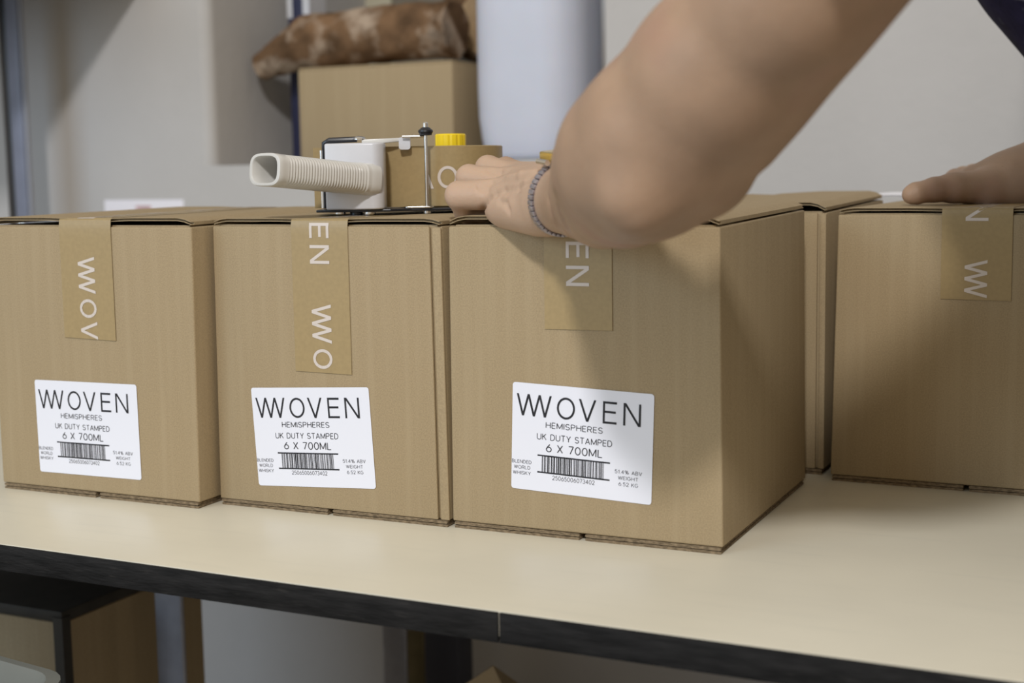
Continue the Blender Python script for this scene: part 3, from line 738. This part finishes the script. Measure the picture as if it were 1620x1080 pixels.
k1 = Vector((-.75, .55, 0)).normalized(); k2 = Vector((k1.y, -k1.x, 0))
if k2.x < 0: k2 = -k2
base = [Vector((Kc.x, Kc.y, 0)), Vector((Kc.x, Kc.y, 0))+k2*.26, Vector((Kc.x, Kc.y, 0))+k2*.26+k1*.30, Vector((Kc.x, Kc.y, 0))+k1*.30]
cc = sum(base, Vector((0, 0, 0)))/4
for i in range(4):
    a, c = base[i], base[(i+1) % 4]; nin = (cc-(a+c)/2).normalized()*.004
    MB().prism([(p.x, p.y, FLOOR+.002) for p in (a, c, c+nin, a+nin)], (0, 0, Kc.z-.20-FLOOR)).build('side_panel', m_card, oc)
MB().prism([(p.x, p.y, FLOOR) for p in base], (0, 0, .004)).build('bottom_panel', m_card, oc)
FL = [(780, 1053), (735, 1083), (775, 1110), (800, 1095)]
MB().prism([at(x, y, 1.50) for x, y in FL], FX*.004).build('raised_flap', m_card, oc)
MB().prism([at(x, y, z) for x, y, z in ((780, 1053, 1.50), (800, 1095, 1.50), (850, 1105, 1.56), (825, 1085, 1.56))], FX*.004).build('raised_flap', m_card, oc)
if 0: MB().hexa([a+eZ*Kc.z, c+eZ*Kc.z, c+eZ*Kc.z+(a-base[1]).normalized()*.004, a+eZ*Kc.z+(a-base[1]).normalized()*.004,
           a+eZ*(Kc.z-.05)+(a-base[1]).normalized()*.10, c+eZ*(Kc.z-.05)+(a-base[1]).normalized()*.10, c+eZ*(Kc.z-.046)+(a-base[1]).normalized()*.102, a+eZ*(Kc.z-.046)+(a-base[1]).normalized()*.102]).build('side_flap', m_card, oc)

# ------------------------------------------------------------------ person (body as one smooth surface)
class Field:
    def __init__(s): s.p = []
    def cap(s, a, b, ra, rb, k=.02): s.p.append((np.array(a, float), np.array(b, float), ra, rb, k)); return s
    def chain(s, pts, k=.02):        # pts: (point, radius)
        for i, ((a, ra), (b, rb_)) in enumerate(zip(pts[:-1], pts[1:])): s.cap(a, b, ra, rb_, k if i == 0 else (.014 if ra > .03 else .003))
    def __call__(s, X):
        f = np.full(len(X), 9.0)
        for a, b, ra, rb_, k in s.p:
            mg = max(ra, rb_)+.055
            sel = np.where(((X > np.minimum(a, b)-mg) & (X < np.maximum(a, b)+mg)).all(1))[0]
            if not len(sel): continue
            Y = X[sel]; g = f[sel]
            d = b-a; l2 = max(d@d, 1e-12)
            t = np.clip(((Y-a)@d)/l2, 0, 1)
            q = Y - a - t[:, None]*d
            di = np.sqrt((q*q).sum(1)) - (ra+(rb_-ra)*t)
            if k > 0:
                h = np.clip(.5+.5*(g-di)/k, 0, 1); g = g*(1-h)+di*h - k*h*(1-h)
            else:                      # negative k: carve
                h = np.clip(.5-.5*(g+di)/-k, 0, 1); g = g*(1-h)-di*h - k*h*(1-h)
            f[sel] = g
        return f
def surface(fn, lo, hi, h, levels=4):
    lo = np.array(lo, float); size = h*2**levels
    n = np.ceil((np.array(hi)-lo)/size).astype(int)
    idx = np.stack(np.meshgrid(*[np.arange(i) for i in n], indexing='ij'), -1).reshape(-1, 3)
    for lv in range(levels+1):
        cs = h*2**(levels-lv)
        idx = idx[np.abs(fn(lo+(idx+.5)*cs)) < cs*.95+.002*(lv < levels)]
        if lv < levels:
            off = np.array([(i, j, k) for i in (0, 1) for j in (0, 1) for k in (0, 1)])
            idx = (idx[:, None]*2+off).reshape(-1, 3)
    N = np.array([n.max()*2**levels+3]*3); enc = lambda a: (a[:, 0]*N[0]+a[:, 1])*N[0]+a[:, 2]
    off = np.array([(i, j, k) for i in (0, 1) for j in (0, 1) for k in (0, 1)])
    cor = (idx[:, None]+off).reshape(-1, 3)
    key, inv = np.unique(enc(cor), return_inverse=True)
    pts = np.stack([key//N[0]**2, key//N[0] % N[0], key % N[0]], 1)
    val = fn(lo+pts*h)[inv].reshape(-1, 8)
    keep = (val.min(1) < 0) & (val.max(1) >= 0); idx = idx[keep]; val = val[keep]
    acc = np.zeros((len(idx), 3)); cnt = np.zeros(len(idx))
    for i in range(8):
        for ax_, bit in ((0, 4), (1, 2), (2, 1)):
            if i & bit: continue
            j = i | bit; a = val[:, i]; c = val[:, j]; m_ = (a < 0) != (c < 0)
            t = np.where(m_, a/np.where(m_, a-c, 1), 0)
            p = np.repeat(off[i][None].astype(float), len(idx), 0); p[:, ax_] += t
            acc[m_] += p[m_]; cnt[m_] += 1
    V = lo+(idx+acc/cnt[:, None])*h
    k = enc(idx); order = np.argsort(k); ks = k[order]
    def find(a):
        q = enc(a); p = np.clip(np.searchsorted(ks, q), 0, len(ks)-1); return np.where(ks[p] == q, order[p], -1)
    F = []
    for ax_, bit in ((0, 4), (1, 2), (2, 1)):
        m_ = (val[:, 0] < 0) != (val[:, bit] < 0)
        s = np.where(m_)[0]; e1, e2 = np.eye(3, dtype=int)[(ax_+1) % 3], np.eye(3, dtype=int)[(ax_+2) % 3]
        q = np.stack([s, find(idx[s]-e1), find(idx[s]-e1-e2), find(idx[s]-e2)], 1)
        fl = val[s, 0] >= 0; q[fl] = q[fl][:, ::-1]
        F.append(q[(q >= 0).all(1)])
    F = np.concatenate(F)
    e = h*.4
    f0 = fn(V); g = np.stack([fn(V+np.eye(3)[i]*e)-f0 for i in range(3)], 1)/e
    V = V - g*(f0/np.maximum((g*g).sum(1), .2))[:, None]
    return V, F
def smooth_mesh(name, V, F, m):
    me = bpy.data.meshes.new(name)
    me.vertices.add(len(V)); me.vertices.foreach_set('co', V.ravel())
    me.loops.add(len(F)*4); me.loops.foreach_set('vertex_index', F.ravel().astype(np.int32))
    me.polygons.add(len(F)); me.polygons.foreach_set('loop_start', np.arange(0, len(F)*4, 4, dtype=np.int32))
    me.polygons.foreach_set('use_smooth', np.ones(len(F), bool))
    me.update(calc_edges=True); me.validate(); me.materials.append(m); return me

LS, RS = at(1482, -330, .625), Vector((-.07, 1.20, .500))      # shoulders
B_ = Field()
# trunk core, neck, head (under the shirt, above the picture)
B_.cap((.32, 1.03, .10), (.16, 1.02, .29), .12, .12, .05)
B_.cap((.16, 1.02, .29), (.02, .99, .46), .12, .10, .05)
GM = Vector((.11, .95, .555))
B_.cap(LS, GM, .058, .062, .05); B_.cap(GM, RS, .062, .058, .05); B_.cap(GM, (.03, .98, .47), .08, .09, .05)
B_.cap((.10, .94, .56), (.085, .93, .68), .060, .054, .04)
HD = Vector((.075, .93, .785))
B_.cap(HD+Vector((.035, 0, .03)), HD+Vector((-.02, 0, .02)), .088, .082, .03)
B_.cap(HD+Vector((-.025, 0, -.03)), HD+Vector((-.052, 0, -.092)), .062, .038, .04)
B_.cap(HD+Vector((-.096, 0, .0)), HD+Vector((-.110, 0, -.032)), .007, .0105, .012)
B_.cap(HD+Vector((-.088, -.012, -.068)), HD+Vector((-.088, .012, -.068)), .009, .009, .008)
for s in (-1, 1):
    B_.cap(HD+Vector((.015, s*.086, .01)), HD+Vector((.02, s*.088, -.025)), .013, .008, .008)
    B_.cap(HD+Vector((-.095, s*.031, .012)), HD+Vector((-.095, s*.033, .012)), .013, .013, -.01)
    B_.cap(HD+Vector((-.082, s*.031, .012)), HD+Vector((-.082, s*.033, .012)), .012, .012, .004)
# near arm: shoulder, elbow, wrist
P = at
ELB = P(1008, 254, .800)
B_.chain([(LS, .058), (P(1378, -200, .665), .0440), (P(1240, -8, .705), .0412), (P(1133, 118, .745), .0440), (P(1047, 218, .780), .0455), (ELB, .0460)], .03)
B_.cap(P(1352, -75, .695), P(1158, 192, .770), .0362, .0308, .012)             # triceps
B_.cap(P(1078, 262, .800), P(1112, 262, .800), .032, .029, .014)
WR = P(876, 316, 1.000)
B_.chain([(ELB, .0460), (P(987, 272, .850), .0408), (P(960, 297, .905), .0335), (P(925, 314, .958), .0270), (WR, .0222)], .005)
B_.cap(P(992, 302, .835), P(955, 327, .90), .030, .024, .010)               # forearm belly, ulnar side
B_.cap(WR, P(876, 313, 1.026), .0222, .0215, .006)
B_.cap(P(925, 312, .958), P(912, 306, .985), .0255, .0235, .006)
B_.cap(P(995, 318, .762), P(1003, 330, .764), .0125, .0125, .022)         # point of the elbow
# near hand, seen from the little finger side
B_.cap(P(866, 330, 1.003), P(806, 326, 1.043), .0195, .0165, .005)          # heel and edge of the palm
B_.cap(P(850, 338, 1.010), P(792, 330, 1.050), .0150, .0120, .005)
B_.cap(P(862, 300, 1.010), P(800, 307, 1.052), .0185, .0135, .005)
B_.cap(P(866, 297, 1.022), P(806, 291, 1.075), .0175, .0135, .005)
B_.cap(P(868, 292, 1.035), P(820, 283, 1.098), .0165, .0135, .005)
B_.cap(P(870, 296, 1.045), P(838, 284, 1.118), .0165, .0130, .005)
B_.cap(P(850, 325, 1.04), P(810, 322, 1.085), .018, .016, .005)
fk = .0025
def finger(pts): B_.chain(pts, fk)
finger([(P(800, 307, 1.052), .0122), (P(727, 309, 1.068), .0108)])
finger([(P(727, 309, 1.068), .0106), (P(738, 334, 1.082), .0090), (P(768, 344, 1.085), .0080)])
finger([(P(806, 291, 1.075), .0122), (P(742, 281, 1.094), .0098), (P(744, 311, 1.108), .0090), (P(770, 330, 1.110), .0080)])
finger([(P(820, 283, 1.098), .0120), (P(772, 266, 1.122), .0098), (P(770, 298, 1.132), .0090), (P(790, 322, 1.130), .0080)])
finger([(P(838, 284, 1.118), .0118), (P(800, 268, 1.150), .0098), (P(797, 300, 1.155), .0088), (P(812, 322, 1.150), .0078)])
finger([(P(868, 310, 1.055), .0150), (P(840, 316, 1.100), .0125), (P(818, 328, 1.130), .0100), (P(800, 333, 1.140), .0085)])
def skin_at(px, py, d0=.70, d1=1.25):        # where the line of sight meets the skin
    dd = np.linspace(d0, d1, 600); r_ = np.array(ray(px, py)); f = B_(np.array(CAM)+dd[:, None]*r_)
    i = np.argmax(f < 0); return np.array(CAM)+r_*dd[i]
def crease(pts, r0=.0012, k=-.004):
    q = [skin_at(*p) for p in pts]
    for a, c in zip(q[:-1], q[1:]): B_.cap(a, c, r0, r0, k)
def ridge(pts, r0=.0015, k=.006):
    q = [skin_at(*p) for p in pts]
    for a, c in zip(q[:-1], q[1:]): B_.cap(a, c, r0, r0, k)
ridge([(812, 300), (830, 292), (846, 286)], .0010, .006)                   # tendons
ridge([(806, 280), (826, 276), (846, 272)], .0010, .006)
crease([(766, 332), (768, 324), (773, 315), (783, 308), (797, 302), (818, 297), (836, 287)])
crease([(760, 292), (776, 289), (792, 285)], .0010)
crease([(774, 270), (790, 274), (803, 272)], .0010)
crease([(790, 318), (800, 322), (806, 334)], .0007, -.004)
for x in (757, 764, 771): crease([(x, 296), (x+2, 303)], .0006, -.003)
crease([(868, 318), (874, 340), (884, 362)], .0014, -.006)
crease([(880, 310), (886, 335), (896, 360)], .0012, -.006)
# far arm and hand
HZ = .2405
W2 = P(1655, 268, 1.262)
E2 = Vector((.13, 1.43, .40))
B_.chain([(RS, .058), (RS.lerp(E2, .5), .048), (E2, .043), (E2.lerp(W2, .35), .042), (E2.lerp(W2, .75), .032), (W2, .0270)], .03)
B_.cap(W2, P(1600, 283, 1.262), .026, .0235, .015)
B_.cap(P(1640, 290, 1.252), P(1560, 300, 1.247), .020, .0160, .015)
B_.cap(P(1620, 275, 1.292), P(1555, 284, 1.307), .020, .0160, .015)
B_.cap(P(1600, 283, 1.262), P(1545, 290, 1.272), .0225, .0170, .015)
B_.chain([(P(1560, 296, 1.247), .0160), (P(1508, 297, 1.237), .0130), (P(1478, 300, 1.232), .0105), (P(1448, 306, 1.228), .0092), (P(1441, 308, 1.228), .0075)], .006)
for dx, dd, up in ((0, .0, 0), (12, .024, 4), (28, .046, 8), (50, .066, 12)):
    B_.chain([(P(1548+dx, 290-up, 1.277+dd), .0125), (P(1512+dx, 284-up, 1.332+dd), .0098), (P(1494+dx, 294-up, 1.362+dd), .0086), (P(1484+dx, 304-up, 1.377+dd), .0075)], .004)

person = thing('person', 'person in a dark navy patterned shirt leaning in with bare arms', 'person', (.34, 1.03, FLOOR))
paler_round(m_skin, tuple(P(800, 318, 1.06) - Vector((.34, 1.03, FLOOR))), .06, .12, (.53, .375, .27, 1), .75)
V, F = surface(B_, (-.62, .52, -.08), (.52, 1.62, .99), .0020)
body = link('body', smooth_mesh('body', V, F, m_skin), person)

# shirt: trunk offset, short sleeves, open at neck and waist
Sh = Field()
Sh.cap((.32, 1.03, .06), (.135, 1.02, .270), .155, .148, .05)
Sh.cap((.135, 1.02, .270), (-.028, 1.0, .450), .148, .136, .05)
Sh.cap(LS+Vector((.02, .02, .0)), GM, .064, .092, .03); Sh.cap(GM, RS+Vector((.03, -.02, -.01)), .092, .085, .05); Sh.cap(GM, (.03, 1.0, .46), .105, .125, .05)
ua = P(1378, -200, .665)
Sh.cap(LS, LS.lerp(ua, .85), .064, .062, .02)
ub = RS.lerp(E2, .55)
Sh.cap(RS, ub, .072, .068, .03)
def shirt(X):
    f = Sh(X)
    f = f + .004*np.sin(X[:, 0]*38+X[:, 2]*30)*np.sin(X[:, 1]*24+X[:, 2]*12)
    nk = np.array([.0, 0, 1]); f = np.maximum(f, (X-np.array([.0, .87, .640]))@nk)
    for c, d in ((LS.lerp(ua, .80), (ua-LS)), (ub, (E2-RS))):
        d = np.array(d.normalized()); rel = X-np.array(c); near = np.sqrt((rel*rel).sum(1)) < .13
        f = np.where(near, np.maximum(f, rel@d), f)
    hd = np.array([.60, 0, -.80]); f = np.maximum(f, (X-np.array([.37, 1.03, .0]))@hd)
    return f
m_shirt = layer(mat('patterned_shirt', (.012, .010, .030, 1), .8, .3, 60, .3, 300, spec=.15), (.24, .24, .28, 1), 34, .57, .64, (1, 1, 1.4), .9)
V, F = surface(shirt, (-.45, .50, -.22), (.60, 1.45, .70), .006, 3)
link('shirt', smooth_mesh('shirt', V, F, m_shirt), person)
# trousers and shoes
Tr = Field()
Tr.cap((.34, .95, .02), (.34, 1.11, .02), .135, .135, .05)
for y in (.92, 1.14):
    Tr.chain([((.34, y, -.05), .115), ((.35, y, -.42), .078), ((.41, y, -.85), .058)], .04)
V, F = surface(lambda X: np.maximum(np.maximum(Tr(X), -.86-X[:, 2]), (X[:, 2]-.10)), (.1, .74, -.92), (.66, 1.32, .2), .009, 3)
link('trousers', smooth_mesh('trousers', V, F, mat('dark_denim', (.020, .026, .045, 1), .85, .2, 200)), person)
for y in (.92, 1.14):
    Ss = Field(); Ss.cap((.43, y, -.86), (.24, y, -.87), .048, .040, .02)
    V, F = surface(lambda X: np.maximum(Ss(X), FLOOR+.001-X[:, 2]), (.1, y-.1, -.95), (.56, y+.1, -.75), .007, 3)
    link('shoe', smooth_mesh('shoe', V, F, m_black), person)
# hair
Hr = Field(); Hr.cap(HD+Vector((.045, 0, .035)), HD+Vector((-.02, 0, .037)), .101, .094, .03)
def hair(X):
    f = Hr(X) + .003*np.sin(X[:, 1]*160)*np.sin(X[:, 0]*120)
    return np.maximum(f, (X-np.array(HD+Vector((-.04, 0, .02))))@np.array([-.80, 0, -.60]))
V, F = surface(hair, (-.09, .78, .62), (.26, 1.10, .99), .005, 3)
link('hair', smooth_mesh('hair', V, F, mat('brown_hair', (.035, .020, .012, 1), .6, .3, 150, .4, 300)), person)

# wrist watch, fitted round the wrist
wc = P(893, 315, .988); wax = (P(925, 313, .958)-P(840, 312, 1.03)).normalized()
wax = (wax + Vector((0, 0, -.10))).normalized()
wu = (Vector((0, 0, 1)) - wax*wax.z).normalized(); wv = wax.cross(wu).normalized()
def wrist_r(a):
    d = wu*math.cos(a)+wv*math.sin(a); o = np.array(wc); dd = np.array(d); t = .045
    for _ in range(40):
        t -= float(B_((o+dd*t)[None])[0])*.8
    return t, d
watch = thing('wrist_watch', 'gold cased watch with silver link strap on the near wrist', 'watch', tuple(wc))
NA = 44
pts = []
for j in range(NA):
    a = 2*math.pi*j/NA; t, d = wrist_r(a); pts.append(wc + d*(t+.0012))
pts = [(pts[j-1]+pts[j]*2+pts[(j+1) % NA])/4 for j in range(NA)]
link_me = None
for j in range(NA):
    if j in (0, 1, 2, NA-1, NA-2): continue
    a, c = pts[j], pts[(j+1) % NA]; t = (c-a); ln_ = t.length; t.normalize(); nr = wax.cross(t).normalized()
    if nr.dot(a-wc) < 0: nr = -nr
    mid = (a+c)/2; hx = t*(ln_*.45); hy = wax*.0033; hz_ = nr*.0012
    MB().hexa([mid-hx-hy-hz_, mid+hx-hy-hz_, mid+hx+hy-hz_, mid-hx+hy-hz_, mid-hx-hy+hz_, mid+hx-hy+hz_, mid+hx+hy+hz_, mid-hx+hy+hz_]).build('strap_link', m_strap, watch, bevel=.0005)
t, d = wrist_r(0.10)
cc = wc + d*(t+.0030); tx = wax; ty = d.cross(wax).normalized()
MB().prism([cc - d*.0030 + tx*x + ty*y for x, y in rrect(0, 0, .0125, .0125, .004)], d*.0072).build('case', m_gold, watch, bevel=.0012, seg=3)
MB().prism([cc + d*.0033 + tx*x + ty*y for x, y in rrect(0, 0, .0098, .0112, .003)], d*.0004).build('dial', mat('pale_gold_dial', (.75, .62, .30, 1), .3), watch)
for s in (-1, 1):
    MB().tube([cc + ty*(.0150*s) - tx*.007 - d*.002, cc + ty*(.0150*s) + tx*.007 - d*.002], .0022, 10).build('lug', m_chrome, watch)
MB().lathe([(.0018, 0), (.0018, .002), (.001, .0025)], cc - tx*.0120, -tx, 12).build('crown', m_gold, watch)
